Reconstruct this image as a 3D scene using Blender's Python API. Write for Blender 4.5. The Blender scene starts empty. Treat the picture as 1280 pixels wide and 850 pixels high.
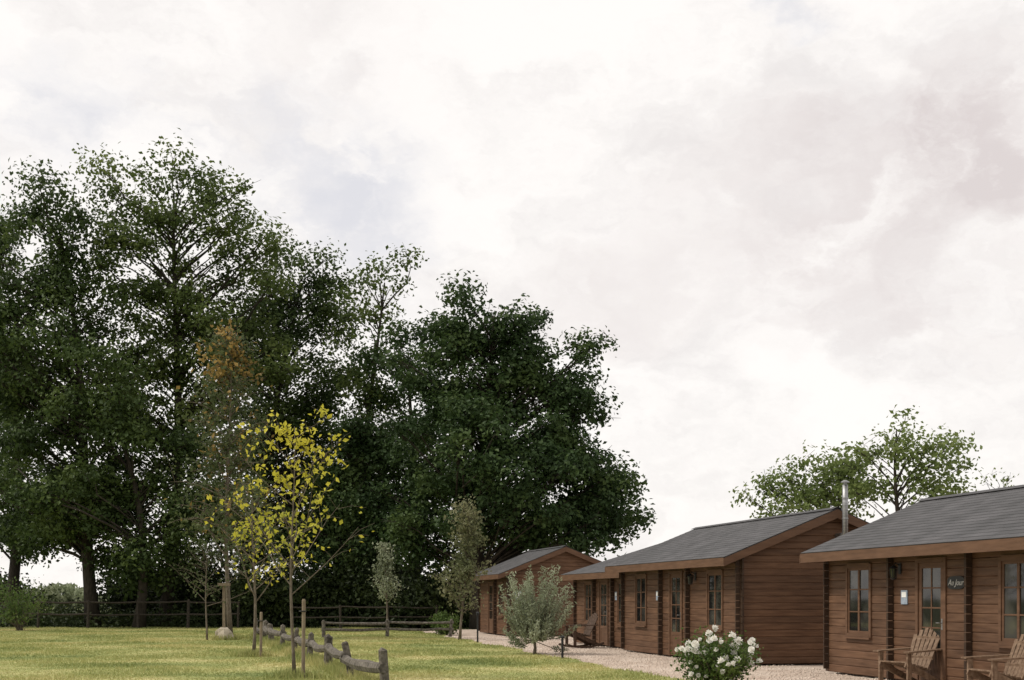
import bpy, math, random
import numpy as np
from mathutils import Vector, Matrix
random.seed(7); RNG=np.random.default_rng(11)
S=bpy.context.scene; COL=S.collection
R=math.radians
F=1600.0; CH=1.43; HY=748.0
def P(px,d): return (px-640)/F*d
def Zp(py,d): return CH+(HY-py)/F*d

# ---------------------------------------------------------------- materials
def newmat(name):
    m=bpy.data.materials.new(name); m.use_nodes=True
    nt=m.node_tree; b=nt.nodes['Principled BSDF']
    return m,nt,b
def ramp(nt,cols,pos=None):
    r=nt.nodes.new('ShaderNodeValToRGB'); e=r.color_ramp.elements
    n=len(cols)
    while len(e)<n: e.new(0.5)
    for i,c in enumerate(cols):
        e[i].position=(pos[i] if pos else i/(n-1)); e[i].color=(*c,1)
    return r
def mat_noise(name,cols,scale=(1,1,1),nscale=5,rough=.8,bump=0,detail=6,pos=None,metal=0,spec=.3,bscale=None):
    m,nt,b=newmat(name)
    tc=nt.nodes.new('ShaderNodeTexCoord'); mp=nt.nodes.new('ShaderNodeMapping')
    mp.inputs['Scale'].default_value=scale
    nz=nt.nodes.new('ShaderNodeTexNoise'); nz.inputs['Scale'].default_value=nscale; nz.inputs['Detail'].default_value=detail
    nt.links.new(tc.outputs['Object'],mp.inputs[0]); nt.links.new(mp.outputs[0],nz.inputs[0])
    r=ramp(nt,cols,pos or [.3+.4*i/(len(cols)-1) for i in range(len(cols))])
    nt.links.new(nz.outputs[0],r.inputs[0]); nt.links.new(r.outputs[0],b.inputs['Base Color'])
    b.inputs['Roughness'].default_value=rough; b.inputs['Metallic'].default_value=metal
    b.inputs['Specular IOR Level'].default_value=spec
    if bump:
        bp=nt.nodes.new('ShaderNodeBump'); bp.inputs['Strength'].default_value=bump; bp.inputs['Distance'].default_value=.02
        src=nz
        if bscale:
            src=nt.nodes.new('ShaderNodeTexNoise'); src.inputs['Scale'].default_value=bscale; nt.links.new(mp.outputs[0],src.inputs[0])
        nt.links.new(src.outputs[0],bp.inputs['Height']); nt.links.new(bp.outputs[0],b.inputs['Normal'])
    return m
def mat_boards(name,cols):
    m=mat_noise(name,cols,(.8,.8,9),2.2,.6,.25,8); nt=m.node_tree; b=nt.nodes['Principled BSDF']
    g=nt.nodes.new('ShaderNodeNewGeometry'); rr=ramp(nt,[(.85,.85,.85),(1.0,1.0,1.0),(1.14,1.13,1.11)])
    nt.links.new(g.outputs['Random Per Island'],rr.inputs[0])
    src=b.inputs['Base Color'].links[0].from_socket
    mx=nt.nodes.new('ShaderNodeMix'); mx.data_type='RGBA'; mx.blend_type='MULTIPLY'; mx.inputs[0].default_value=1
    nt.links.new(src,mx.inputs[6]); nt.links.new(rr.outputs[0],mx.inputs[7])
    n2=nt.nodes.new('ShaderNodeTexNoise'); n2.inputs['Scale'].default_value=.9; n2.inputs['Detail'].default_value=5
    tc=nt.nodes.new('ShaderNodeTexCoord'); nt.links.new(tc.outputs['Object'],n2.inputs[0]); r3=ramp(nt,[(.8,.79,.78),(1.12,1.12,1.12)],[.32,.66]); nt.links.new(n2.outputs[0],r3.inputs[0])
    m2=nt.nodes.new('ShaderNodeMix'); m2.data_type='RGBA'; m2.blend_type='MULTIPLY'; m2.inputs[0].default_value=1
    nt.links.new(mx.outputs[2],m2.inputs[6]); nt.links.new(r3.outputs[0],m2.inputs[7]); nt.links.new(m2.outputs[2],b.inputs['Base Color'])
    return m
def mat_leaf(name,cols,trans=.3,rough=.55,nscale=.5,rnd=.3):
    m,nt,b=newmat(name)
    g=nt.nodes.new('ShaderNodeNewGeometry')
    tc=nt.nodes.new('ShaderNodeTexCoord'); nz=nt.nodes.new('ShaderNodeTexNoise'); nz.inputs['Scale'].default_value=nscale; nz.inputs['Detail'].default_value=3
    nt.links.new(tc.outputs['Object'],nz.inputs[0])
    mx=nt.nodes.new('ShaderNodeMath'); mx.operation='MULTIPLY_ADD'; mx.inputs[1].default_value=rnd
    nt.links.new(g.outputs['Random Per Island'],mx.inputs[0])
    sc=nt.nodes.new('ShaderNodeMath'); sc.operation='MULTIPLY_ADD'; sc.inputs[1].default_value=2.0; sc.inputs[2].default_value=-.62
    nt.links.new(nz.outputs[0],sc.inputs[0]); nt.links.new(sc.outputs[0],mx.inputs[2])
    r=ramp(nt,cols); nt.links.new(mx.outputs[0],r.inputs[0])
    nt.links.new(r.outputs[0],b.inputs['Base Color']); b.inputs['Roughness'].default_value=rough
    b.inputs['Specular IOR Level'].default_value=.2
    tr=nt.nodes.new('ShaderNodeBsdfTranslucent'); nt.links.new(r.outputs[0],tr.inputs[0])
    ms=nt.nodes.new('ShaderNodeMixShader'); ms.inputs[0].default_value=trans
    nt.links.new(b.outputs[0],ms.inputs[1]); nt.links.new(tr.outputs[0],ms.inputs[2])
    nt.links.new(ms.outputs[0],nt.nodes['Material Output'].inputs[0])
    return m
M={}
M['wall']=mat_boards('cabin_boards',[(.075,.037,.019),(.108,.056,.031),(.145,.079,.045)])
M['trim']=mat_noise('cabin_trim',[(.09,.046,.025),(.14,.075,.043)],(.8,.8,6),2.5,.6,.15)
M['darkwood']=mat_noise('dark_joint_wood',[(.03,.017,.01),(.055,.031,.018)],(1,1,4),3,.6,.2)  # log-end joints, a darker brown than the wall boards
M['chair']=mat_noise('teak_wood',[(.11,.066,.04),(.18,.116,.074),(.24,.165,.11)],(3,3,3),6,.7,.2)
M['darkchair']=mat_noise('dark_teak',[(.05,.03,.02),(.1,.062,.042)],(3,3,3),6,.65,.2)
M['greywood']=mat_noise('weathered_wood',[(.04,.035,.029),(.115,.1,.082),(.2,.178,.15)],(3,3,3),4,.9,.8,bscale=16)
M['palewood']=mat_noise('pale_wood',[(.15,.115,.08),(.25,.2,.14)],(3,3,1),5,.8,.3)
M['fencewood']=mat_noise('fence_wood',[(.022,.018,.014),(.055,.045,.034)],(3,3,3),5,.9,.3)
M['bark']=mat_noise('bark',[(.022,.018,.013),(.055,.045,.035)],(3,3,1),4,.95,.6)
M['youngbark']=mat_noise('young_bark',[(.09,.07,.05),(.19,.16,.125)],(5,5,2),5,.9,.3)
M['metal']=mat_noise('brushed_steel',[(.24,.24,.24),(.38,.38,.385)],(1,1,12),6,.5,0,metal=1)
M['blackmetal']=mat_noise('black_metal',[(.012,.012,.013),(.025,.025,.026)],(1,1,1),8,.45,0)
M['white']=mat_noise('white_paint',[(.68,.68,.66),(.8,.8,.78)],(1,1,1),6,.5,0)
M['script']=mat_noise('script_paint',[(.42,.42,.4),(.52,.52,.5)],(1,1,1),6,.6,0)
M['plaque']=mat_noise('plaque_blue',[(.22,.27,.34),(.33,.38,.45)],(1,1,1),20,.4,0)
M['stone']=mat_noise('pale_stone',[(.34,.29,.22),(.5,.44,.35)],(1,1,1),6,.9,.5)
m,nt,b=newmat('window_glass'); M['glass']=m
tc=nt.nodes.new('ShaderNodeTexCoord'); nz=nt.nodes.new('ShaderNodeTexNoise'); nz.inputs['Scale'].default_value=1.6
nt.links.new(tc.outputs['Object'],nz.inputs[0])
r_=ramp(nt,[(.01,.01,.01),(.06,.058,.05)],[.42,.62]); nt.links.new(nz.outputs[0],r_.inputs[0]); nt.links.new(r_.outputs[0],b.inputs['Base Color'])
b.inputs['Roughness'].default_value=.04; b.inputs['Specular IOR Level'].default_value=.5
m,nt,b=newmat('roof_shingles'); M['roof']=m
tc=nt.nodes.new('ShaderNodeTexCoord'); mp=nt.nodes.new('ShaderNodeMapping'); mp.inputs['Rotation'].default_value=(0,0,R(90))
br=nt.nodes.new('ShaderNodeTexBrick'); br.inputs['Scale'].default_value=1; br.inputs['Brick Width'].default_value=.3; br.inputs['Row Height'].default_value=.148
br.inputs['Mortar Size'].default_value=.005; br.inputs['Color1'].default_value=(.056,.055,.057,1); br.inputs['Color2'].default_value=(.08,.078,.081,1); br.inputs['Mortar'].default_value=(.05,.049,.051,1)
nz=nt.nodes.new('ShaderNodeTexNoise'); nz.inputs['Scale'].default_value=1.3; nz.inputs['Detail'].default_value=8
mx=nt.nodes.new('ShaderNodeMix'); mx.data_type='RGBA'; mx.blend_type='MULTIPLY'; mx.inputs[0].default_value=1
rr=ramp(nt,[(.7,.7,.7),(1.15,1.13,1.14)],[.3,.7])
nt.links.new(tc.outputs['Object'],mp.inputs[0]); nt.links.new(mp.outputs[0],br.inputs[0]); nt.links.new(tc.outputs['Object'],nz.inputs[0]); nt.links.new(nz.outputs[0],rr.inputs[0])
nt.links.new(br.outputs[0],mx.inputs[6]); nt.links.new(rr.outputs[0],mx.inputs[7]); nt.links.new(mx.outputs[2],b.inputs['Base Color']); b.inputs['Roughness'].default_value=.85
def ground_mat(name,c1,c2,c3,big,small):
    m,nt,b=newmat(name)
    tc=nt.nodes.new('ShaderNodeTexCoord')
    n1=nt.nodes.new('ShaderNodeTexNoise'); n1.inputs['Scale'].default_value=big; n1.inputs['Detail'].default_value=8; n1.inputs['Roughness'].default_value=.65
    n2=nt.nodes.new('ShaderNodeTexNoise'); n2.inputs['Scale'].default_value=small; n2.inputs['Detail'].default_value=5
    for n in (n1,n2): nt.links.new(tc.outputs['Object'],n.inputs[0])
    r=ramp(nt,[c1,c2,c3],[.34,.5,.66]); nt.links.new(n1.outputs[0],r.inputs[0])
    r2=ramp(nt,[(.65,.65,.65),(1.25,1.25,1.25)],[.3,.7]); nt.links.new(n2.outputs[0],r2.inputs[0])
    mx=nt.nodes.new('ShaderNodeMix'); mx.data_type='RGBA'; mx.blend_type='MULTIPLY'; mx.inputs[0].default_value=1
    nt.links.new(r.outputs[0],mx.inputs[6]); nt.links.new(r2.outputs[0],mx.inputs[7]); nt.links.new(mx.outputs[2],b.inputs['Base Color'])
    b.inputs['Roughness'].default_value=.95; b.inputs['Specular IOR Level'].default_value=.1
    bp=nt.nodes.new('ShaderNodeBump'); bp.inputs['Strength'].default_value=.5; bp.inputs['Distance'].default_value=.04
    nt.links.new(n2.outputs[0],bp.inputs['Height']); nt.links.new(bp.outputs[0],b.inputs['Normal'])
    return m
M['lawn']=ground_mat('lawn_grass',(.16,.195,.065),(.31,.32,.12),(.49,.435,.21),.3,9)  # yellowish and darker grass tones; sunlit patches are painted into the pale tone
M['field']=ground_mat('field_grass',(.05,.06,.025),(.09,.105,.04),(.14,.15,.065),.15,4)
M['path']=ground_mat('gravel',(.42,.33,.265),(.52,.425,.35),(.6,.51,.43),1.2,28)
M['blade']=mat_leaf('grass_blades',[(.13,.175,.052),(.3,.32,.11),(.49,.445,.2)],.38,.6,.3,.45)
M['leafdark']=mat_leaf('leaves_dark',[(.022,.039,.013),(.052,.083,.024),(.115,.158,.043)],.34)
M['leafdense']=mat_leaf('leaves_dense',[(.018,.036,.012),(.04,.072,.023),(.09,.133,.04)],.31)
M['leafmid']=mat_leaf('leaves_mid',[(.036,.059,.016),(.085,.121,.032),(.168,.21,.057)],.43)
M['leafright']=mat_leaf('leaves_right',[(.08,.12,.035),(.15,.2,.06),(.23,.28,.1)],.45)
M['yellow']=mat_leaf('leaves_yellow',[(.28,.31,.045),(.55,.51,.06),(.71,.62,.1)],.41)
M['rust']=mat_leaf('leaves_rust',[(.14,.11,.035),(.28,.19,.06),(.4,.27,.085)],.35)
M['greyleaf']=mat_leaf('leaves_grey',[(.045,.065,.025),(.085,.11,.045),(.14,.16,.07)],.32)
M['drab']=mat_leaf('leaves_drab',[(.085,.105,.045),(.17,.18,.09),(.27,.25,.145)],.3)
M['olive']=mat_leaf('leaves_olive',[(.14,.17,.105),(.29,.32,.21),(.46,.49,.36)],.28)
M['rose']=mat_leaf('leaves_rose',[(.035,.07,.018),(.085,.135,.032),(.16,.21,.055)],.3)
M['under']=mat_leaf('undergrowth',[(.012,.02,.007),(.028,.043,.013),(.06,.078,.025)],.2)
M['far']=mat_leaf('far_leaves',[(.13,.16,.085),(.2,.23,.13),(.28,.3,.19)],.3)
M['petal']=mat_leaf('petals',[(.72,.69,.62),(.8,.78,.73),(.82,.81,.78)],.25)

# ---------------------------------------------------------------- mesh helpers
class MB:
    def __init__(s): s.v=[]; s.f=[]
    def add(s,vs,fs):
        o=len(s.v); s.v+= [tuple(v) for v in vs]; s.f+=[tuple(i+o for i in f) for f in fs]
    def hexa(s,p):
        s.add(p,[(3,2,1,0),(4,5,6,7),(0,1,5,4),(1,2,6,5),(2,3,7,6),(3,0,4,7)])
    def box(s,x0,x1,y0,y1,z0,z1):
        s.hexa([(x0,y0,z0),(x1,y0,z0),(x1,y1,z0),(x0,y1,z0),(x0,y0,z1),(x1,y0,z1),(x1,y1,z1),(x0,y1,z1)])
    def bar(s,a,b,w,h,up=(0,0,1),bev=.004):
        a=Vector(a); b=Vector(b); d=(b-a).normalized(); up=Vector(up)
        sx=d.cross(up); 
        if sx.length<1e-4: sx=d.cross(Vector((1,0,0)))
        sx.normalize(); sz=sx.cross(d).normalized()
        pr=[(-w/2+bev,-h/2),(w/2-bev,-h/2),(w/2,-h/2+bev),(w/2,h/2-bev),(w/2-bev,h/2),(-w/2+bev,h/2),(-w/2,h/2-bev),(-w/2,-h/2+bev)]
        vs=[a+sx*p+sz*q for p,q in pr]+[b+sx*p+sz*q for p,q in pr]
        s.add(vs,[tuple(range(7,-1,-1)),tuple(range(8,16))]+[(i,(i+1)%8,8+(i+1)%8,8+i) for i in range(8)])
    def tube(s,pts,rad,n=6,cap=True):
        pts=[Vector(p) for p in pts]; k=len(pts); vs=[]
        ref=Vector((.31,.94,.1))
        for i in range(k):
            d=(pts[min(i+1,k-1)]-pts[max(i-1,0)])
            if d.length<1e-6: d=Vector((0,0,1))
            d.normalize(); x=d.cross(ref)
            if x.length<.05: x=d.cross(Vector((1,0,0)))
            x.normalize(); y=d.cross(x)
            for j in range(n):
                a=2*math.pi*j/n; vs.append(pts[i]+(x*math.cos(a)+y*math.sin(a))*rad[i])
        fs=[(i*n+j,i*n+(j+1)%n,(i+1)*n+(j+1)%n,(i+1)*n+j) for i in range(k-1) for j in range(n)]
        if cap: fs+=[tuple(range(n-1,-1,-1)),tuple(range((k-1)*n,k*n))]
        s.add(vs,fs)
    def build(s,name,mat,parent=None,smooth=False):
        me=bpy.data.meshes.new(name); me.from_pydata(s.v,[],s.f); me.materials.append(mat); me.update()
        if smooth:
            for p in me.polygons: p.use_smooth=True
        o=bpy.data.objects.new(name,me); COL.objects.link(o)
        if parent: o.parent=parent
        return o
def tag(o,label=None,cat=None,group=None,kind=None):
    if label: o['label']=label
    if cat: o['category']=cat
    if group: o['group']=group
    if kind: o['kind']=kind
    return o
def thing(name,label,cat,loc,rz=0,group=None):
    o=bpy.data.objects.new(name,None); COL.objects.link(o); o.location=loc; o.rotation_euler=(0,0,rz); o.empty_display_size=.2
    return tag(o,label,cat,group)
def leaf_mesh(name,C,size,mat,parent=None,aspect=.6,upb=.5,out=None):
    C=np.asarray(C,float); N=len(C)
    size=np.broadcast_to(size,(N,))*RNG.uniform(.6,1.4,N)
    n=RNG.normal(size=(N,3)); n[:,2]+=upb*np.sign(RNG.normal(size=N)+2)
    if out is not None: n=n+out*1.1
    n/=np.linalg.norm(n,axis=1)[:,None]
    t=np.cross(n,RNG.normal(size=(N,3))); t/=np.linalg.norm(t,axis=1)[:,None]+1e-9
    bb=np.cross(n,t)
    a=t*(size/2)[:,None]; b_=bb*(size*aspect/2)[:,None]; k=n*(size*.12)[:,None]
    V=np.stack([C-a,C+b_*1+k-a*.1,C+a,C-b_+k-a*.1],1).reshape(-1,3)
    Fc=np.arange(4*N).reshape(-1,4)
    me=bpy.data.meshes.new(name); me.from_pydata(V.tolist(),[],Fc.tolist()); me.materials.append(mat); me.update()
    o=bpy.data.objects.new(name,me); COL.objects.link(o)
    if parent: o.parent=parent
    return o

# ---------------------------------------------------------------- ground
def sheet(name,poly,z,mat,label):
    mb=MB(); mb.add([(x,y,z) for x,y in poly],[tuple(range(len(poly)))])
    o=mb.build(name,mat); tag(o,label,name.replace('_',' '),kind='structure'); return o
def edge(d):
    return 2.77-.209*(d-23.3)+.12*math.sin(d*.9)+.07*math.sin(d*2.3+1)
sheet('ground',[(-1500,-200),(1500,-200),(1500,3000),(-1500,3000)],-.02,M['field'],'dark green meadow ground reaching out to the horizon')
ds=[i*.5 for i in range(-10,129)]
lp=[(-70,-5)]+[(edge(d),d) for d in ds if d<=59]+[(-7,62),(-70,63)]
sheet('lawn',lp,0,M['lawn'],'mown yellow green lawn in front of the trees')
pp=[(edge(d)+.0,d) for d in ds if d<=59]+[(8,60),(20,45),(20,-5)]
sheet('path',pp,-.006,M['path'],'pale pinkish gravel path along the cabins')
N=150000
d=17+ (64-17)*RNG.uniform(0,1,N)**1.5
ex=np.array([edge(q) for q in d])
lo=-.43*d; x=lo+(ex-lo)*RNG.uniform(0,1,N)
x+=RNG.normal(size=N)*.04
hgt=RNG.uniform(.02,.05,N)*(1+.5*np.sin(x*1.3+np.sin(d*.7)*2))
K=9000
df=RNG.uniform(17.5,47,K); xf=-1.93-.272*(df-19.5)+RNG.normal(size=K)*.16
sp=[(P(368,22.9),22.9),(P(317,31.5),31.5),(P(286,45),45),(P(280,44.2),44.2)]
for i,(a,b_) in enumerate(sp):
    s_=slice(i*700,(i+1)*700); xf[s_]=a+RNG.normal(size=700)*.22; df[s_]=b_+RNG.normal(size=700)*.22
x=np.concatenate([x,xf]); d=np.concatenate([d,df]); hgt=np.concatenate([hgt,RNG.uniform(.06,.24,K)]); N=len(x)
ang=RNG.uniform(0,2*np.pi,N); w=RNG.uniform(.006,.014,N)*np.clip(d/24,1,2.2); lean=RNG.normal(size=(N,2))*(.02+hgt*.25)[:,None]
B=np.stack([x,d,np.zeros(N)],1); T=B.copy(); T[:,2]=hgt; T[:,:2]+=lean
off=np.stack([np.cos(ang)*w,np.sin(ang)*w,np.zeros(N)],1)
V=np.stack([B-off,B+off,T],1).reshape(-1,3)
me=bpy.data.meshes.new('grass'); me.from_pydata(V.tolist(),[],np.arange(3*N).reshape(-1,3).tolist()); me.materials.append(M['blade'])
o=bpy.data.objects.new('grass',me); COL.objects.link(o); tag(o,'short mown grass growing across the lawn','grass',kind='stuff')
mb=MB()
for i in range(9000):
    dd=18+30*random.random()**1.6; x0=edge(dd)-.03; xx=x0+random.random()**1.3*4.2
    r=random.uniform(.012,.03)
    q=[(xx-r,dd,0),(xx,dd-r,0),(xx+r*1.2,dd,0),(xx,dd+r,0),(xx+random.uniform(-.4,.4)*r,dd,r*.8)]
    mb.add(q,[(0,1,4),(1,2,4),(2,3,4),(3,0,4)])
tag(mb.build('gravel_stones',M['path']),'loose pale gravel scattered over the path','gravel',kind='stuff')

# ---------------------------------------------------------------- trees
def ball(n,p=2.6):
    v=RNG.normal(size=(n,3)); v/=np.linalg.norm(v,axis=1)[:,None]; return v*(RNG.uniform(0,1,n)**(1/p))[:,None]
def big_tree(label,px,d,ells,leaf,name='tall_tree',group=None,k=.95,lpc=200,ls=.22,tr=.34,cr=.62,limb=1.0,depth=.75,bark='bark',zmin=.16,bend=0):
    bx=P(px,d); root=thing(name,label,'tree',(bx,d,0),0,group)
    C=[];
    for (cx,cy,rx,ry) in ells:
        s=d/F; a=rx*s; c=ry*s; n=max(3,int(k*math.pi*a*c))
        q=ball(n)*np.array([a,a*depth,c])+np.array([P(cx,d)-bx,RNG.normal()*a*.15,Zp(cy,d)])
        C.append(q)
    C=np.concatenate(C); C=C[C[:,2]>1.2]
    top=C[:,2].max()*.93
    hi=C[C[:,2]>np.quantile(C[:,2],.9)].mean(0)
    tp=[]
    for i in range(12):
        t=i/11; tp.append(Vector((hi[0]*t**1.6+.22*math.sin(t*5+px)-.22*math.sin(px)+bend*t*(1-t)**2,hi[1]*t*.6+.2*math.sin(t*4+px*2),top*t-.05*(i==0))))
    tr_=[tr*(1.35 if i==0 else 1)*(1-i/11*.86) for i in range(12)]
    mb=MB(); mb.tube(tp,tr_,9)
    def trunk_at(z):
        t=max(0,min(1,z/top)); j=min(10,int(t*11)); f=t*11-j
        return tp[j].lerp(tp[j+1],f)
    for c in C:
        h=math.hypot(c[0]-trunk_at(c[2]).x,c[1])
        z0=max(top*zmin,min(top*.92,c[2]-h*random.uniform(.4,.9)-.4)); a=trunk_at(z0); b_=Vector(c)
        L=(b_-a).length; mid=a.lerp(b_,.5)+Vector((random.gauss(0,.08)*L,random.gauss(0,.08)*L,random.uniform(-.02,.12)*L))
        r0=(.02+.0095*L)*limb
        mb.tube([a,a.lerp(mid,.5)+Vector((0,0,.03*L)),mid,mid.lerp(b_,.55)+Vector((random.gauss(0,.1),random.gauss(0,.1),.03*L)),b_],[r0,r0*.85,r0*.65,r0*.42,r0*.15],5,False)
        for _ in range(2):
            e=b_+Vector((random.gauss(0,.5),random.gauss(0,.5),random.gauss(.2,.35)))*cr*1.6
            mb.tube([mid.lerp(b_,.6),b_.lerp(e,.3),e],[r0*.35,r0*.22,.006],4,False)
    mb.build('trunk',M[bark],root,True)
    # leaf sprays thin out towards the top of the crown
    n=len(C); sc=RNG.uniform(.5,1.45,n); zr_=np.clip((C[:,2]/top-.5)/.5,0,1); per=(lpc*sc**1.7*RNG.uniform(.6,1.3,n)*1.5*(1.15-.38*zr_)).astype(int); idx=np.repeat(np.arange(n),per)
    rr=(sc*cr)[idx]
    off=RNG.normal(size=(len(idx),3)); L=C[idx]+off*rr[:,None]*np.array([1,1,.55])
    ok=(L[:,2]>.5)&(np.linalg.norm(off*np.array([1,1,.55]),axis=1)<1.9)
    o_=off[ok]; o_=o_/np.linalg.norm(o_,axis=1)[:,None]
    leaf_mesh('crown',L[ok],ls,M[leaf],root,.65,.8,o_)
    return root
G1='tall dark trees standing in a row behind the lawn'
big_tree('tall dark tree with the second trunk from the left, spreading over the left edge',118,64,[(60,262,60,46),(100,320,60,55),(110,400,60,60),(20,350,65,60),(40,440,100,80),(70,545,110,80),(30,635,85,60),(120,655,80,45),(150,700,40,25)],'leafdark',group=G1,k=.85,bend=-2.2)
big_tree('tallest of the dark trees, its ragged top standing highest above the left lawn',207,66,[(160,235,48,40),(240,220,44,36),(290,275,52,46),(225,295,75,62),(315,340,48,54),(160,335,55,55),(210,400,95,70),(285,440,85,75),(190,500,100,75),(220,590,110,75),(245,685,60,35)],'leafmid',group=G1,k=.76,lpc=185,bend=1.2)
big_tree('dark tree filling the dip right of the tallest tree, behind the yellow sapling',300,71,[(330,360,52,52),(390,350,42,42),(385,420,60,62),(320,430,60,60),(330,520,90,75),(390,570,85,80),(425,520,50,60),(330,660,85,50),(420,640,70,60)],'leafdark',group=G1,k=.92,lpc=180)
big_tree('slender open tree with airy crown and sky showing through, left of the broad dense tree',455,68,[(495,342,38,26),(465,362,30,32),(440,415,36,44),(485,425,36,44),(455,500,46,58),(440,610,60,60)],'leafmid',group=G1,k=.66,lpc=125,tr=.26)
big_tree('broad dense dark tree with rounded crown behind the farthest cabin',600,61,[(600,405,62,52),(650,420,50,40),(555,460,70,60),(620,480,80,60),(690,480,60,50),(565,550,85,65),(715,545,58,52),(640,570,100,70),(725,610,66,45),(560,640,95,70),(655,655,120,45),(745,645,66,30),(735,440,22,20)],'leafdense',group=G1,k=1.12,lpc=215,tr=.42,cr=.58)
big_tree('dark tree with low heavy boughs between the two leftmost tall trunks',175,62.5,[(130,480,75,65),(165,565,90,60),(100,630,90,45),(200,650,90,45),(190,700,60,28)],'leafdark',group=G1,k=.95,tr=.26,zmin=.3,bend=1.6)
big_tree('dark tree cut by the left edge of the view',12,70,[(0,300,45,42),(-40,360,60,80),(0,470,80,90),(10,600,90,75),(10,680,50,35)],'leafdark',group=G1,k=.8,bend=2)
big_tree('dark low-branched tree behind the small grey green sapling',515,67,[(515,480,58,72),(500,590,80,85),(450,570,40,60),(450,660,95,60),(400,690,75,40)],'leafdense',group=G1,k=1.0,tr=.28)
G2='light green trees behind the cabins'
big_tree('tall light green tree rising above the roofs, between flue and near cabin ridge',1125,46,[(1122,545,38,38),(1158,570,40,36),(1088,585,50,38),(1140,615,65,36),(1190,578,16,30)],'leafright',name='broadleaf_tree',group=G2,k=1.8,lpc=90,ls=.17,tr=.16,cr=.4,limb=.7)
big_tree('low bushy light green tree above the middle cabin ridge, left of the flue',1010,48,[(1025,600,55,34),(962,622,40,24),(1065,608,50,45),(1000,640,65,28)],'leafright',name='broadleaf_tree',group=G2,k=2.6,lpc=110,ls=.17,tr=.15,cr=.42,limb=.7)
big_tree('sparse twiggy tree top peeping over the near cabin ridge',1242,42,[(1236,604,11,12),(1260,602,8,10),(1240,622,20,10)],'leafright',name='broadleaf_tree',group=G2,k=2.2,lpc=10,ls=.13,tr=.07,cr=.2,limb=.5)

def sapling(name,label,x,y,h,leaf,nb=18,spread=1.0,low=.35,lpb=40,ls=.07,up=.9,tr=.035,jit=.06,aspect=.6,lean=0,extra=None,group=None,droop=0,bark='youngbark',cat='tree',taper=.35,upb=.5,bot=None,waist=None):
    root=thing(name,label,cat,(x,y,0),0,group)
    mb=MB(); tp=[Vector((lean*t+.03*h*.3*math.sin(t*6+x),.02*math.sin(t*5),h*t-.03*(t==0))) for t in [i/9 for i in range(10)]]
    mb.tube(tp,[tr*(1.3 if i==0 else 1)*(1-i/9*.85) for i in range(10)],7)
    L=[]
    for i in range(nb):
        t=low+(.97-low)*((i+random.random()*.7)/nb); j=min(8,int(t*9)); a=tp[j].lerp(tp[j+1],t*9-j)
        az=i*2.4+random.uniform(-.4,.4); u_=(t-low)/(1-low); ln=spread*((1-u_)*(1-taper)+taper)*random.uniform(.55,1.2)
        if bot is not None: ln*=min(1,bot+u_*2.2)
        if waist is not None: ln*=1-.62*math.exp(-((u_-waist)/.12)**2)
        d0=Vector((math.cos(az),math.sin(az),up+random.gauss(0,.2))).normalized()
        pts=[a]; dd=d0.copy()
        for s in range(4):
            dd=(dd+Vector((random.gauss(0,.12),random.gauss(0,.12),.08-droop*.28*s))).normalized(); pts.append(pts[-1]+dd*ln/4)
        r0=tr*.45*(1-t*.5); mb.tube(pts,[r0,r0*.8,r0*.6,r0*.4,.003],5,False)
        tw=[pts]
        for s in range(5):
            q=random.uniform(.25,.95)*4; jj=min(3,int(q)); p0=pts[jj].lerp(pts[jj+1],q-jj)
            e=p0+Vector((random.gauss(0,1),random.gauss(0,1),random.gauss(.5-droop,.5))).normalized()*ln*random.uniform(.2,.5)
            mb.tube([p0,p0.lerp(e,.5)+Vector((0,0,.03*ln)),e],[r0*.35,r0*.25,.002],4,False); tw.append([p0,e])
        for _ in range(int(lpb*random.uniform(.3,1.7))):
            w=random.choice(tw); q=random.uniform(.25,1)*(len(w)-1); jj=min(len(w)-2,int(q)); p=w[jj].lerp(w[jj+1],q-jj)
            L.append(p+Vector((random.gauss(0,jit),random.gauss(0,jit),random.gauss(0,jit))))
    mb.build('trunk',M[bark],root,True)
    if extra:
        cut=extra[1]*h; A=[];Bq=[]
        for p in L:
            pr=extra[2] if p.z>cut else .06
            if p.z>cut and math.sin(p.x*5+p.z*3.1)+math.sin(p.z*4+1)<-.1: pr*=.25
            (Bq if random.random()<pr else A).append(p)
        leaf_mesh('crown',A,ls,M[leaf],root,aspect,upb); leaf_mesh('autumn_leaves',Bq,ls*1.2,M[extra[0]],root,aspect,upb)
    else: leaf_mesh('crown',L,ls,M[leaf],root,aspect,upb)
    return root
sapling('young_tree','young tree with sparse bright yellow leaves tied near a stake on the lawn',P(366,22.9),22.9,4.5,'yellow',nb=22,spread=1.9,low=.32,lpb=30,ls=.1,up=.8,tr=.034,jit=.065)
sapling('young_tree','young tree with fine grey twigs and yellow upper leaves, left of the yellow one',P(317,31.5),31.5,4.2,'greyleaf',nb=24,spread=1.8,low=.3,lpb=26,ls=.1,up=.7,tr=.045,jit=.08,extra=('yellow',.38,.8))
sapling('birch_tree','tall thin birch with greyish green drooping foliage and patchy rusty orange top',P(286,45),45,10.8,'greyleaf',nb=60,spread=2.4,low=.25,lpb=85,ls=.155,up=.6,tr=.09,jit=.2,extra=('rust',.83,.6),droop=.45)
sapling('young_tree','small bare pale grey tree left of the birch stem',P(258,44),44,3.3,'greyleaf',nb=20,spread=1.7,low=.35,lpb=26,ls=.1,up=.4,tr=.035,jit=.12)
sapling('young_tree','small grey green young tree near the cross fence, before the dark trees',P(483,57),57,3.7,'olive',nb=26,spread=.85,low=.3,lpb=45,ls=.13,up=1.0,tr=.045,jit=.13)
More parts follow.
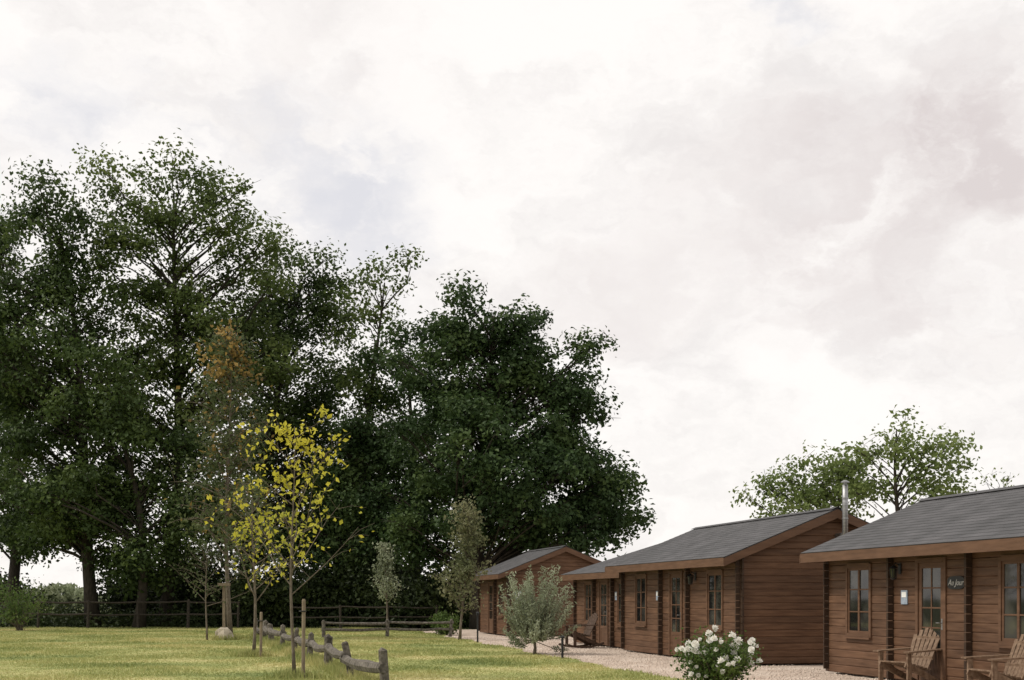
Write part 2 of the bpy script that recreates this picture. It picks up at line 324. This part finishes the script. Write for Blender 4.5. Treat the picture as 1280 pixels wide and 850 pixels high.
sapling('columnar_tree','narrow upright tree with drab brownish green leaves beside the far cabin',P(576,44),44,4.35,'drab',nb=50,spread=1.3,low=.2,lpb=62,ls=.12,up=1.0,tr=.05,jit=.13,lean=.25,taper=.5,bot=.6,waist=.42)
def bushy(name,label,x,y,h,w,z0,leaf,n,ls,stems,aspect,cat,clr=.14,bark='youngbark',upward=False):
    root=thing(name,label,cat,(x,y,0))
    mb=MB(); tips=[]
    fork=Vector((0,0,z0))
    if z0>.3: mb.tube([(0,0,-.02),(.02,.0,z0*.5),fork],[.05,.04,.035],7)
    for i in range(stems):
        v=Vector(ball(1,2.2)[0])
        if upward:
            az=random.uniform(0,2*math.pi); el=random.triangular(-.25,1.45,.8); ln=random.uniform(.5,1.12)
            sl_=math.sin(el); sl_=math.copysign(abs(sl_)**.8,sl_)
            e=Vector((math.cos(az)*math.cos(el)*w/2*ln*1.1,math.sin(az)*math.cos(el)*w/2*ln*1.1,max(.12,z0+(.06+.94*sl_*ln)*(h-z0))))
        else: e=Vector((v.x*w/2,v.y*w/2,z0+ (v.z*.5+.5)*(h-z0)))
        a=fork if z0>.3 else Vector((random.gauss(0,.06),random.gauss(0,.06),0))
        m_=a.lerp(e,.5)+(Vector((0,0,.08)) if not upward else Vector((e.x*.12,e.y*.12,-.1))); mb.tube([a,m_,e],[.012,.008,.003],4,False); tips.append((m_,e))
    mb.build('stems' if z0<.3 else 'trunk',M[bark],root,True)
    C=[]
    for i in range(n):
        m_,e=random.choice(tips); q=m_.lerp(e,random.uniform(-.2 if upward else .1,1.12))
        C.append(q+Vector((random.gauss(0,clr),random.gauss(0,clr),random.gauss(0,clr))))
    C=[c for c in C if c.z>.03]
    leaf_mesh('crown' if z0>.3 else 'foliage',C,ls,M[leaf],root,aspect,.3)
    return root,tips
bushy('olive_tree','small spiky silvery green olive tree at the edge of the gravel path',P(668,32.7),32.7,2.1,1.95,.34,'olive',9500,.105,125,.24,'tree',clr=.042,upward=True)
rb,tips=bushy('rose_bush','leafy rose bush covered in white blooms in front of the gravel',P(898,20),20,.92,1.3,.05,'rose',7500,.05,130,.65,'bush',clr=.07)
def bloom_mesh():
    mb=MB()
    for ring,(n,r,z,t) in enumerate([(6,.055,.0,.012),(5,.042,.016,.03),(4,.026,.03,.045)]):
        for i in range(n):
            a=2*math.pi*i/n+ring*.5; c,s=math.cos(a),math.sin(a); w=r*.62
            mb.add([(0,0,z*.4),(c*r*.7-s*w,s*r*.7+c*w,z*.6+t*.5),(c*r*1.05,s*r*1.05,z+t),(c*r*.7+s*w,s*r*.7-c*w,z*.6+t*.5)],[(0,1,2,3)])
    return mb
b0=None
cand=[e for m_,e in tips if e.y<.5]; random.shuffle(cand)
for i,e in enumerate(cand[:84]):
    if b0 is None: b0=bloom_mesh().build('rose_bloom',M['petal'],rb); o=b0
    else:
        o=b0.copy(); COL.objects.link(o); o.parent=rb
    o.location=e*1.06+Vector((0,-.05,.02)); o.rotation_euler=(random.uniform(.2,1.3),random.uniform(-.4,.4),random.uniform(-.8,.8)); s=random.uniform(.6,1.2); o.scale=(s,s,s)
for (px,dd,h,w,lf,lab) in [(556,50,.85,1.3,'rose','low green shrub left of the columnar tree near the far cabin'),(25,57,2.6,3.2,'rose','mid green bush before the dark fence at the left edge')]:
    bushy('garden_shrub',lab,P(px,dd),dd,h,w,.05,lf,2500,.1,50,.6,'shrub',clr=.12)
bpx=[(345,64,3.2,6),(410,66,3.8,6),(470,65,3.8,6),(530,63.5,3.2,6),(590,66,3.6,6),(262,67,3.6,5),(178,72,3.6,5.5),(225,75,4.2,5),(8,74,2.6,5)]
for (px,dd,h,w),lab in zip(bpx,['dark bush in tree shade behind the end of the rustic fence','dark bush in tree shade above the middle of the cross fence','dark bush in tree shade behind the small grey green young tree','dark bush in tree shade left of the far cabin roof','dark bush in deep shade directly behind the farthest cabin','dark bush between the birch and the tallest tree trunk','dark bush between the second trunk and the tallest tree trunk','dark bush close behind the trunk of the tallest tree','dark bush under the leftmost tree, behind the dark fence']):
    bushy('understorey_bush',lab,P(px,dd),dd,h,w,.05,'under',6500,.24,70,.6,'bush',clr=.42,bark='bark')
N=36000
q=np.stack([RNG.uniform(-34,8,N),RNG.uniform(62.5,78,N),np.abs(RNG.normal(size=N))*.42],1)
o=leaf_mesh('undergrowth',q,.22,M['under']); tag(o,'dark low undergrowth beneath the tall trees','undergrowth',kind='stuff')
N=26000
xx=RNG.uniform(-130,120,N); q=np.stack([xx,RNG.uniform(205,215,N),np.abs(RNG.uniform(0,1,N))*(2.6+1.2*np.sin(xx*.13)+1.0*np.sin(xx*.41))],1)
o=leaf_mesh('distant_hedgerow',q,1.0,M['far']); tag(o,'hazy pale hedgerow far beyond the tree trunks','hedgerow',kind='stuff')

# ---------------------------------------------------------------- fences
def rustic(name,label,pts,h,mat,rails,pr,rr,rough=.03,cat='fence',group=None,hv=.07):
    o0=pts[0]; root=thing(name,label,cat,(o0[0],o0[1],0),0,group)
    tops=[]
    for (x,y) in pts:
        mb=MB(); lx,ly=x-o0[0],y-o0[1]; hh=h*random.uniform(1-hv,1+hv); ax,ay=random.gauss(0,rough),random.gauss(0,rough)
        p_=pr*random.uniform(.8,1.25)
        mb.tube([(lx,ly,-.05),(lx+ax*.5,ly+ay*.5,hh*.5),(lx+ax,ly+ay,hh-.03),(lx+ax*1.2+p_*.3,ly+ay,hh)],[p_*1.15,p_*random.uniform(.9,1.1),p_,p_*.6],8); mb.build('post',mat,root)
        tops.append((lx+ax,ly+ay,h))
    for a,b_ in zip(tops[:-1],tops[1:]):
        for f in rails:
            A=Vector((a[0],a[1],a[2]*f+random.gauss(0,rough*.8))); B_=Vector((b_[0],b_[1],b_[2]*f+random.gauss(0,rough*.8)))
            dr=(B_-A).normalized()*.08
            mb=MB(); k=[A-dr]+[A.lerp(B_,t)+Vector((random.gauss(0,rough*.3),random.gauss(0,rough*.3),-.05*math.sin(math.pi*t)*rough/.05+random.gauss(0,rough*.25))) for t in (.2,.4,.6,.8)]+[B_+dr]
            mb.tube(k,[rr*random.uniform(.8,1.2) for _ in k],7); mb.build('rail',mat,root)
    return root
fp=[(-1.93-.272*i*3.4,19.5+i*3.4) for i in range(9)]
rustic('rustic_fence','low weathered grey log fence running away across the lawn',fp,.66,M['greywood'],(.6,),.075,.09,.055,hv=.16)
rustic('rustic_fence','weathered log cross fence at the far end of the lawn fence',[(-9.2+ i*2.3,46.6+.3*i) for i in range(1,4)],.65,M['greywood'],(.8,.45),.06,.05,.03)
rustic('paddock_fence','dark post and rail fence under the trees along the left lawn edge',[(-30+2.4*i,61.5+.02*i) for i in range(8)],1.35,M['fencewood'],(.93,.5),.065,.042,.03)
rustic('paddock_fence','dark post and rail fence behind the cross fence before the dark bushes',[(-10.5+2.3*i,61.2) for i in range(4)],1.1,M['fencewood'],(.93,.5),.055,.036,.03)
def stake(label,x,y,h,r=.035):
    root=thing('tree_stake',label,'stake',(x,y,0)); mb=MB()
    mb.tube([(0,0,-.05),(0.01,0,h-.03),(0.01,0,h)],[r,r,r*.7],8); mb.build('pole',M['palewood'],root)
    mb=MB(); mb.tube([(-.07,.0,h-.22),(-.03,-.045,h-.22),(.04,-.04,h-.22),(.045,.02,h-.22)],[.012]*4,5); mb.build('tie',M['blackmetal'],root)
stake('pale round stake beside the yellow leaved young tree',P(379,22.8),22.8,1.42)
stake('short pale stake beside the grey twigged young tree',P(326,31.3),31.3,1.1,.036)
t=thing('bird_table','slim wooden post with small flat crossboard on a pale stone before the birch',"bird table",(P(280,44.2),44.2,0))
mb=MB(); mb.bar((0,0,.2),(0,0,1.86),.09,.09); mb.build('post',M['palewood'],t)
mb=MB(); mb.box(-.2,.2,-.12,.12,1.86,1.91); mb.box(-.2,.2,-.12,-.1,1.912,1.96); mb.box(-.2,.2,.1,.12,1.912,1.96); mb.build('tray',M['palewood'],t)
mb=MB(); rs=[.27,.28,.25,.2,.11]; zs=[-.02,.1,.26,.36,.42]; vs=[]; n=9
for r,z in zip(rs,zs):
    for j in range(n):
        a=2*math.pi*j/n; q=r*random.uniform(.85,1.15); vs.append((q*math.cos(a)*1.1,q*math.sin(a),z+random.uniform(-.02,.02)))
mb.add(vs,[(i*n+j,i*n+(j+1)%n,(i+1)*n+(j+1)%n,(i+1)*n+j) for i in range(4) for j in range(n)]+[tuple(range(4*n,5*n))]); mb.build('base',M['stone'],t)

# ---------------------------------------------------------------- cabins
TH=math.atan(.2375)
def clear(intervals,a,b_):
    out=[(a,b_)]
    for (p,q) in intervals:
        nx=[]
        for (s,e) in out:
            if q<=s or p>=e: nx.append((s,e)); continue
            if p>s: nx.append((s,p))
            if q<e: nx.append((q,e))
        out=nx
    return out
def bpanel(mb,axis,base,sgn,a0,a1,z0,z1,a0t=None,a1t=None,t=.045,g=.014):
    a0t=a0 if a0t is None else a0t; a1t=a1 if a1t is None else a1t
    prof=[(-t,z0),(-g,z0),(0,z0+g),(0,z1-g),(-g,z1),(-t,z1)]
    def pt(a,p,z):
        return (base+sgn*p,a,z) if axis=='y' else (a,base+sgn*p,z)
    vs=[]
    for end in (0,1):
        for p,z in prof:
            f=(z-z0)/(z1-z0); a=(a0+(a0t-a0)*f) if end==0 else (a1+(a1t-a1)*f); vs.append(pt(a,p,z))
    mb.add(vs,[tuple(range(5,-1,-1)),tuple(range(6,12))]+[(i,(i+1)%6,6+(i+1)%6,6+i) for i in range(6)])
HC=.145
def cabin(label,ox,oy,L,W,zr,windows,doors,strips,lamps=(),plaques=(),sign=None,flue=False,ov=.45,oe=.2,ze=2.3,gable_plaque=None):
    root=thing('log_cabin',label,'cabin',(ox,oy,0),TH,'brown log cabins in a row along the gravel path')
    half=W/2+ov; sl=(zr-ze)/half
    def under(x): return ze-.11+sl*(min(x,W-x)+ov)
    ops=[(a,b_,z0,z1) for a,b_,z0,z1 in windows]+[(a,b_,0,z1) for a,b_,z1 in doors]
    mb=MB(); mk=MB(); nC=int((under(0)-.03)/HC)+1
    for i in range(nC):
        z0=.03+i*HC; z1=min(z0+HC,under(0)-.005)
        if z1-z0<.04: continue
        iv=[(a,b_) for a,b_,p,q in ops if p<z1-.03 and q>z0+.03]
        for s,e in clear(iv,0,L): bpanel(mb,'y',0,-1,s,e,z0,z1)
        bpanel(mk,'y',W,1,0,L,z0,z1)
    mb.build('front_wall',M['wall'],root); mk.build('back_wall',M['wall'],root)
    for y,sg in ((0,-1),(L,1)):
        mb=MB(); z=.03
        while True:
            z1=z+HC
            def lim(zz): 
                return max(.047,(zz-(ze-.11))/sl-ov)
            if lim(z1)>W/2-.05:
                z1=zr-.13
                if z1-z<.03: break
                bpanel(mb,'x',y,sg,lim(z),W-lim(z),z,z1,W/2-.02,W/2+.02); break
            bpanel(mb,'x',y,sg,lim(z),W-lim(z),z,z1,lim(z1),W-lim(z1)); z=z1
        mb.build('gable_wall',M['wall'],root)
    for y,sg in ((0,-1),(L,1)):
        mb=MB()
        for i in range(nC-1):
            z0=.033+i*HC; z1=z0+HC-.012
            mb.box(.004,.043,min(y,y+sg*.1),max(y,y+sg*.1),z0,z1)
            ya=y-sg*.006; yb=y-sg*.043
            mb.box(-.1,.0,min(ya,yb),max(ya,yb),z0+.05,z1+.05 if i<nC-2 else z1)
        mb.build('corner_joint',M['darkwood'],root)
    for y in strips:
        mb=MB()
        for i in range(nC-1):
            z0=.033+i*HC; mb.box(-.11,-.002,y-.03,y+.03,z0,z0+HC-.01)
        mb.build('partition_joint',M['darkwood'],root)
    mb=MB(); SL=math.hypot(half,zr-ze); nx_=half/SL; nz_=(zr-ze)/SL; n=int(SL/.16)
    y0,y1=-oe,L+oe
    for side in (0,1):
        def pt(s,h,y):
            xx=-ov+s*nx_-h*nz_; zz=ze+s*nz_+h*nx_
            return (xx if side==0 else W-xx,y,zz)
        mb.hexa([pt(0,-.07,y0),pt(SL,-.07,y0),pt(SL,-.07,y1),pt(0,-.07,y1),pt(0,-.001,y0),pt(SL,-.001,y0),pt(SL,-.001,y1),pt(0,-.001,y1)])
        for i in range(n):
            s0=i*SL/n-.012; s1=(i+1)*SL/n+.005
            mb.hexa([pt(s0,.001,y0-.02),pt(s1,.001,y0-.02),pt(s1,.001,y1+.02),pt(s0,.001,y1+.02),pt(s0,.011,y0-.02),pt(s1,.006,y0-.02),pt(s1,.006,y1+.02),pt(s0,.011,y1+.02)])
    rf=mb.build('roof',M['roof'],root)
    mb=MB(); mb.hexa([(W/2-.13,y0-.025,zr-.02),(W/2,y0-.025,zr+.032),(W/2,y1+.025,zr+.032),(W/2-.13,y1+.025,zr-.02),(W/2-.13,y0-.025,zr-.012),(W/2,y0-.025,zr+.042),(W/2,y1+.025,zr+.042),(W/2-.13,y1+.025,zr-.012)])
    mb.hexa([(W/2,y0-.025,zr+.032),(W/2+.13,y0-.025,zr-.02),(W/2+.13,y1+.025,zr-.02),(W/2,y1+.025,zr+.032),(W/2,y0-.025,zr+.042),(W/2+.13,y0-.025,zr-.012),(W/2+.13,y1+.025,zr-.012),(W/2,y1+.025,zr+.042)])
    mb.build('ridge_cap',M['roof'],rf)
    for xa in (-ov-.026,W+ov+.001):
        mb=MB(); mb.box(xa,xa+.025,y0,y1,ze-.185,ze-.012); mb.build('fascia_board',M['trim'],root)
    for y in (y0-.028,y1+.003):
        for side in (0,1):
            mb=MB()
            def q(x,z): return (x if side==0 else W-x,z)
            a=q(-ov-.028,ze-.02-.01); b_=q(W/2,zr-.015); c=q(W/2,zr-.205); d_=q(-ov-.028,ze-.195)
            mb.hexa([(a[0],y,a[1]),(b_[0],y,b_[1]),(c[0],y,c[1]),(d_[0],y,d_[1]),(a[0],y+.025,a[1]),(b_[0],y+.025,b_[1]),(c[0],y+.025,c[1]),(d_[0],y+.025,d_[1])])
            mb.build('bargeboard',M['trim'],root)
    for (a,b_,z0,z1) in windows:
        mb=MB(); f=.055
        mb.box(-.025,.03,a-f,a+.012,z0-f,z1+f); mb.box(-.025,.03,b_-.012,b_+f,z0-f,z1+f); mb.box(-.027,.03,a+.012,b_-.012,z1-.012,z1+f+.02); mb.box(-.027,.03,a+.012,b_-.012,z0-f,z0+.012)
        s=.045
        mb.box(-.006,.026,a+.012,a+.012+s,z0+.012,z1-.012); mb.box(-.006,.026,b_-.012-s,b_-.012,z0+.012,z1-.012)
        mb.box(-.005,.026,a+.012+s,b_-.012-s,z1-.012-s,z1-.012); mb.box(-.005,.026,a+.012+s,b_-.012-s,z0+.012,z0+.012+s)
        ym=(a+b_)/2; mb.box(-.008,.024,ym-.03,ym+.03,z0+.057,z1-.057)
        for k in (1,2):
            zz=z0+(z1-z0)*k/3; mb.box(-.003,.02,a+.057,ym-.03,zz-.012,zz+.012); mb.box(-.003,.02,ym+.03,b_-.057,zz-.012,zz+.012)
        w=mb.build('window',M['trim'],root)
        mb=MB(); mb.box(.008,.014,a+.03,b_-.03,z0+.03,z1-.03); mb.build('pane',M['glass'],w)
        mb=MB(); mb.box(-.07,.0,a-.07,b_+.07,z0-f-.035,z0-f-.002); mb.build('sill',M['trim'],w)
    for (a,b_,z1) in doors:
        mb=MB(); f=.07
        mb.box(-.025,.03,a-f,a+.01,.03,z1+f); mb.box(-.025,.03,b_-.01,b_+f,.03,z1+f); mb.box(-.028,.03,a+.01,b_-.01,z1-.01,z1+f)
        mb.build('door_frame',M['trim'],root)
        mb=MB(); s=.09; zc=.62
        mb.box(-.004,.028,a+.012,a+.012+s,.05,z1-.012); mb.box(-.004,.028,b_-.012-s,b_-.012,.05,z1-.012)
        mb.box(-.003,.028,a+.012+s,b_-.012-s,z1-.012-s,z1-.012); mb.box(-.003,.028,a+.012+s,b_-.012-s,zc-.08,zc); mb.box(-.003,.028,a+.012+s,b_-.012-s,.05,.17)
        k=6; wv=(b_-a-.204)/k
        for i in range(k): mb.box(.006,.024,a+.104+i*wv,a+.098+(i+1)*wv,.17,zc-.08)
        ym=(a+b_)/2; mb.box(.0,.022,ym-.014,ym+.014,zc,z1-.102)
        for i in (1,2,3):
            zz=zc+(z1-.1-zc)*i/4; mb.box(.002,.022,a+.102,ym-.014,zz-.012,zz+.012); mb.box(.002,.022,ym+.014,b_-.102,zz-.012,zz+.012)
        dr=mb.build('door',M['trim'],root)
        mb=MB(); mb.box(.01,.016,a+.09,b_-.09,zc-.01,z1-.09); mb.build('pane',M['glass'],dr)
        mb=MB(); mb.box(-.012,-.004,a+.035,a+.075,.92,1.1); mb.tube([(-.012,a+.055,1.03),(-.05,a+.055,1.03),(-.052,a+.16,1.03)],[.009]*3,6); mb.build('handle',M['metal'],dr)
    for (y,z) in lamps:
        mb=MB(); mb.box(-.02,-.0005,y-.04,y+.04,z-.1,z+.08); mb.tube([(-.02,y,z+.05),(-.1,y,z+.09),(-.13,y,z+.04)],[.01]*3,6)
        mb.tube([(-.13,y,z+.05),(-.13,y,z-.0)],[.015,.085],8); mb.tube([(-.13,y,z-.17),(-.13,y,z-.2)],[.055,.03],8)
        for k in range(4):
            a=k*math.pi/2+.78; mb.bar((-.13+.07*math.cos(a),y+.07*math.sin(a),z),(-.13+.05*math.cos(a),y+.05*math.sin(a),z-.18),.01,.01,bev=.002)
        lp_=mb.build('wall_lamp',M['blackmetal'],root)
        mb=MB(); mb.tube([(-.13,y,z-.01),(-.13,y,z-.165)],[.058,.042],8); mb.build('lamp_glass',M['glass'],lp_)
    for (y,z) in plaques:
        mb=MB(); mb.box(-.02,-.002,y-.1,y+.1,z-.12,z+.12); pq=mb.build('plaque',M['plaque'],root)
        mb=MB(); mb.box(-.025,-.0205,y-.07,y+.07,z+.0,z+.09); mb.build('plaque_card',M['white'],pq)
    if gable_plaque:
        x_,z=gable_plaque; mb=MB(); mb.box(x_-.13,x_+.13,-.02,-.002,z-.16,z+.16); pq=mb.build('plaque',M['plaque'],root)
        mb=MB(); mb.box(x_-.09,x_+.09,-.026,-.0205,z-.1,z+.1); mb.build('plaque_card',M['white'],pq)
    if sign:
        y,z,txt=sign
        mb=MB(); nS=20; vs=[];
        for xx in (-.024,-.002):
            for k in range(nS):
                a=2*math.pi*k/nS; vs.append((xx,y+.24*math.copysign(abs(math.cos(a))**.6,math.cos(a)),z+.105*math.copysign(abs(math.sin(a))**.6,math.sin(a))))
        mb.add(vs,[tuple(range(nS)),tuple(range(2*nS-1,nS-1,-1))]+[(k,nS+k,nS+(k+1)%nS,(k+1)%nS) for k in range(nS)])
        sg_=mb.build('name_sign',M['blackmetal'],root)
        cu=bpy.data.curves.new('lettering','FONT'); cu.body=txt; cu.size=.135; cu.align_x='CENTER'; cu.align_y='CENTER'; cu.extrude=.002; cu.shear=.35
        to=bpy.data.objects.new('lettering_curve',cu); COL.objects.link(to); dg=bpy.context.evaluated_depsgraph_get(); dg.update()
        me=bpy.data.meshes.new_from_object(to.evaluated_get(dg)); bpy.data.objects.remove(to); me.materials.clear(); me.materials.append(M['script'])
        lo_=bpy.data.objects.new('lettering',me); COL.objects.link(lo_); lo_.parent=sg_
        lo_.matrix_local=Matrix(((0,0,-1,-.027),(-1,0,0,y),(0,1,0,z),(0,0,0,1)))
    if flue:
        mb=MB(); x_=W/2+.1; yy=-.36; r=.062
        mb.tube([(x_,.02,2.78),(x_,yy+.06,2.78),(x_,yy,2.84),(x_,yy,3.4),(x_,yy,3.86)],[r]*5,14)
        fl=mb.build('flue_pipe',M['metal'],root,True)
        for zz in (3.12,3.55):
            mb=MB(); mb.tube([(x_,yy,zz),(x_,yy,zz+.035)],[r+.007]*2,14); mb.build('collar',M['metal'],fl)
        mb=MB(); mb.tube([(x_,yy,3.86),(x_,yy,3.9)],[.042,.042],10); mb.tube([(x_,yy,3.9),(x_,yy,3.92),(x_,yy,3.96)],[.095,.095,.025],14); mb.build('flue_cap',M['metal'],fl)
    return root
ux,uy=-math.sin(TH),math.cos(TH)
AX,AY=4.85,27.2
LN=7.7; NX,NY=6.07-ux*LN,24.6-uy*LN
fl=lambda a,b_:(LN-b_,LN-a)
wN=[(*fl(.8,1.62),.78,2.0),(*fl(5.54,6.36),.78,2.0)]
cabin('nearest brown log cabin at the right edge with two garden chairs before its door',NX,NY,LN,4.3,3.36,wN,[(*fl(3.23,4.0),2.03)],[LN-2.4,LN-4.75],lamps=[(LN-2.65,1.95)],plaques=[(LN-2.8,1.45)],sign=(LN-4.36,1.68,'Au Jour'))
cabin('middle brown log cabin with steel flue at its gable end',AX,AY,7.8,4.3,3.36,[(.97,1.8,.78,2.0),(6.0,6.8,.78,2.0)],[(3.46,4.22,2.03)],[2.95,4.8],lamps=[(2.55,1.95)],plaques=[(5.1,1.5)],flue=True)
BX,BY=AX+ux*8.3+.42*uy,AY+uy*8.3-.42*ux
cabin('wider brown log cabin adjoining the far end of the middle cabin',BX,BY,5.6,7.0,3.4,[(3.9,4.6,.7,1.9),(.7,1.3,.7,1.9)],[(2.3,3.05,1.94)],[1.7,3.5],plaques=[(1.45,1.5)],ze=2.18)
cabin('farthest small brown log cabin beside the columnar tree',-.1,48,5.3,4.3,3.4,[(1.0,1.8,.78,2.0)],[(2.8,3.6,2.03)],[2.2],ze=2.34,gable_plaque=(.35,1.55))

# ---------------------------------------------------------------- chairs
def chair(label,x,y,rz,rocker=False,mat='chair',name='garden_chair',group='wooden garden chairs before the cabins'):
    t=thing(name,label,'chair',(x,y,0),rz,group)
    up=.07 if rocker else 0
    mb=MB()
    for i in range(7):
        f=i/6; yy=-.28+.5*f; zz=.40-.12*f+up; mb.bar((-.27,yy,zz),(.27,yy,zz),.07,.022,(0,0,1))
    mb.build('seat',M[mat],t)
    mb=MB(); hs=[.62,.70,.74,.74,.70,.62]
    for i in range(6):
        u=(i-2.5)*.092; mb.bar((u*.88,.2,.26+up),(u*1.12,.2+hs[i]*.42,.26+hs[i]*.92+up),.078,.02,(0,1,0))
    mb.bar((-.28,.29,.46+up),(.28,.29,.46+up),.03,.06); mb.bar((-.28,.44,.78+up),(.28,.44,.78+up),.03,.06)
    mb.build('backrest',M[mat],t)
    for s in (-1,1):
        mb=MB(); mb.bar((s*.34,-.36,.565+up),(s*.33,.42,.60+up),.13,.024); mb.build('arm',M[mat],t)
        mb=MB(); mb.bar((s*.31,-.27,up*.6),(s*.31,-.27,.552+up),.04,.085,(0,1,0)); mb.build('leg',M[mat],t)
        mb=MB(); mb.bar((s*.285,-.32,.375+up),(s*.285,.5,.02+up*.8),.03,.1); mb.build('leg',M[mat],t)
        if rocker:
            mb=MB(); pts=[(s*.31,-.52+1.15*k/8,.03+.42*((k/8-.45)**2)*.9) for k in range(9)]
            for a,b_ in zip(pts[:-1],pts[1:]): mb.bar(a,b_,.04,.06)
            mb.build('runner',M[mat],t)
    return t
chair('slatted wooden garden chair beside the door of the nearest cabin',6.45,20.9,R(-62))
chair('slatted wooden garden chair cut off at the lower right edge, under the window',7.0,18.4,R(-78))
chair('dark wooden rocking chair before the wider cabin, right of the olive tree',1.95,37.0,R(-70),True,'darkchair','rocking_chair')
for lab,px,dd,h in (('slim dark post beside the columnar tree at the path edge',597,41.5,1.0),('short dark post at the path edge right of the olive tree',703,30.2,.55)):
    t=thing('garden_light',lab,'garden light',(P(px,dd),dd,0)); mb=MB(); mb.tube([(0,0,-.03),(0,0,h*.9)],[.03,.03],10); mb.build('pole',M['blackmetal'],t)
    mb=MB(); mb.tube([(0,0,h*.9),(0,0,h*.97),(0,0,h)],[.055,.055,.02],10); mb.build('cap',M['blackmetal'],t)

# ---------------------------------------------------------------- world, sun, camera
w=bpy.data.worlds.new('World'); S.world=w; w.use_nodes=True; nt=w.node_tree; nt.nodes.clear()
out=nt.nodes.new('ShaderNodeOutputWorld')
tosun=Vector((-.82,-.1,1.0)).normalized()
sky=nt.nodes.new('ShaderNodeTexSky'); sky.sky_type='NISHITA'; sky.sun_disc=False; sky.sun_elevation=math.asin(tosun.z); sky.sun_rotation=math.atan2(tosun.x,tosun.y)
b1=nt.nodes.new('ShaderNodeBackground'); b1.inputs[1].default_value=.1; nt.links.new(sky.outputs[0],b1.inputs[0])
tc=nt.nodes.new('ShaderNodeTexCoord')
def vm(op,a,b_=None,val=None):
    n=nt.nodes.new('ShaderNodeVectorMath'); n.operation=op; nt.links.new(a,n.inputs[0])
    if b_ is not None: nt.links.new(b_,n.inputs[1])
    if val is not None: n.inputs[1].default_value=val
    return n
def ma(op,a,b_=None,v=None,clamp=False):
    n=nt.nodes.new('ShaderNodeMath'); n.operation=op; n.use_clamp=clamp; nt.links.new(a,n.inputs[0])
    if b_ is not None: nt.links.new(b_,n.inputs[1])
    if v is not None: n.inputs[1].default_value=v
    return n.outputs[0]
def noise(scale,detail,rough,vec,off):
    mp=nt.nodes.new('ShaderNodeMapping'); mp.inputs['Location'].default_value=off; mp.inputs['Scale'].default_value=(1,1,1.6); nt.links.new(vec,mp.inputs[0])
    n=nt.nodes.new('ShaderNodeTexNoise'); n.inputs['Scale'].default_value=scale; n.inputs['Detail'].default_value=detail; n.inputs['Roughness'].default_value=rough; nt.links.new(mp.outputs[0],n.inputs[0]); return n
def mrange(v,a,b_):
    n=nt.nodes.new('ShaderNodeMapRange'); n.interpolation_type='SMOOTHSTEP'; n.inputs['From Min'].default_value=a; n.inputs['From Max'].default_value=b_; nt.links.new(v,n.inputs['Value']); return n.outputs['Result']
D=tc.outputs['Generated']
wn=noise(6.5,9,.6,D,(3,1,2)); wv=vm('SUBTRACT',wn.outputs['Color'],val=(.5,.5,.5)); sc=vm('SCALE',wv.outputs[0]); sc.inputs['Scale'].default_value=.24
DW=vm('ADD',D,sc.outputs[0]).outputs[0]
def blob(px,py,rx,fl=1.0):
    v=Vector(((px-640)/F,1,(HY-py)/F)).normalized()
    s=vm('SUBTRACT',DW,val=v); s2=vm('MULTIPLY',s.outputs[0],val=(1,1,fl)); l=vm('LENGTH',s2.outputs[0])
    return mrange(l.outputs['Value'],rx/F,rx/F*.1)
def mixc(f,a,b_):
    n=nt.nodes.new('ShaderNodeMix'); n.data_type='RGBA'; nt.links.new(f,n.inputs[0])
    for i,c in ((6,a),(7,b_)):
        if isinstance(c,tuple): n.inputs[i].default_value=(*c,1)
        else: nt.links.new(c,n.inputs[i])
    return n.outputs[2]
n1=noise(7,10,.6,DW,(.3,.2,.7))
c=mixc(mrange(n1.outputs[0],.42,.74),(1.07,1.03,.995),(.905,.865,.845))
n2=noise(9,9,.55,DW,(1.3,.7,.1)); brk=mrange(n2.outputs[0],.24,.6)
g=ma('ADD',blob(1030,265,300,1.9),blob(1220,170,210,1.5)); g=ma('ADD',g,ma('MULTIPLY',blob(760,390,200,2.2),v=.6)); g=ma('ADD',g,ma('MULTIPLY',blob(440,60,200,2),v=.45)); g=ma('ADD',g,ma('MULTIPLY',blob(1130,400,260,3),v=.6))
g=ma('MULTIPLY',g,brk); g=ma('MULTIPLY',g,v=.8,clamp=True)
c=mixc(g,c,(.775,.705,.69))
n3=noise(11,9,.55,DW,(4.3,.7,2.1)); brk2=mrange(n3.outputs[0],.3,.66)
h=ma('ADD',blob(390,200,220,1.5),ma('MULTIPLY',blob(150,190,170,1.8),v=.8)); h=ma('ADD',h,blob(970,25,60,1.5)); h=ma('ADD',h,ma('MULTIPLY',blob(480,285,140),v=.8)); h=ma('ADD',h,ma('MULTIPLY',blob(20,200,120),v=.7))
h=ma('MULTIPLY',h,brk2); h=ma('MULTIPLY',h,v=.75,clamp=True)
c=mixc(h,c,(.79,.785,.825))
b2=nt.nodes.new('ShaderNodeBackground'); b2.inputs[1].default_value=1.0; nt.links.new(c,b2.inputs[0])
ms=nt.nodes.new('ShaderNodeMixShader'); ms.inputs[0].default_value=.95; nt.links.new(b1.outputs[0],ms.inputs[1]); nt.links.new(b2.outputs[0],ms.inputs[2]); nt.links.new(ms.outputs[0],out.inputs[0])
sl=bpy.data.lights.new('sun','SUN'); sl.energy=2.5; sl.angle=R(8); sl.color=(1,.95,.86)
so=bpy.data.objects.new('sun',sl); COL.objects.link(so); so.rotation_euler=tosun.to_track_quat('Z','Y').to_euler()
cam=bpy.data.cameras.new('camera'); cam.lens=36*F/1280; cam.sensor_width=36; cam.shift_y=(HY-425)/1280; cam.clip_end=5000
co=bpy.data.objects.new('camera',cam); COL.objects.link(co); co.location=(0,0,CH); co.rotation_euler=(R(90),0,0); S.camera=co
S.view_settings.view_transform='Standard'
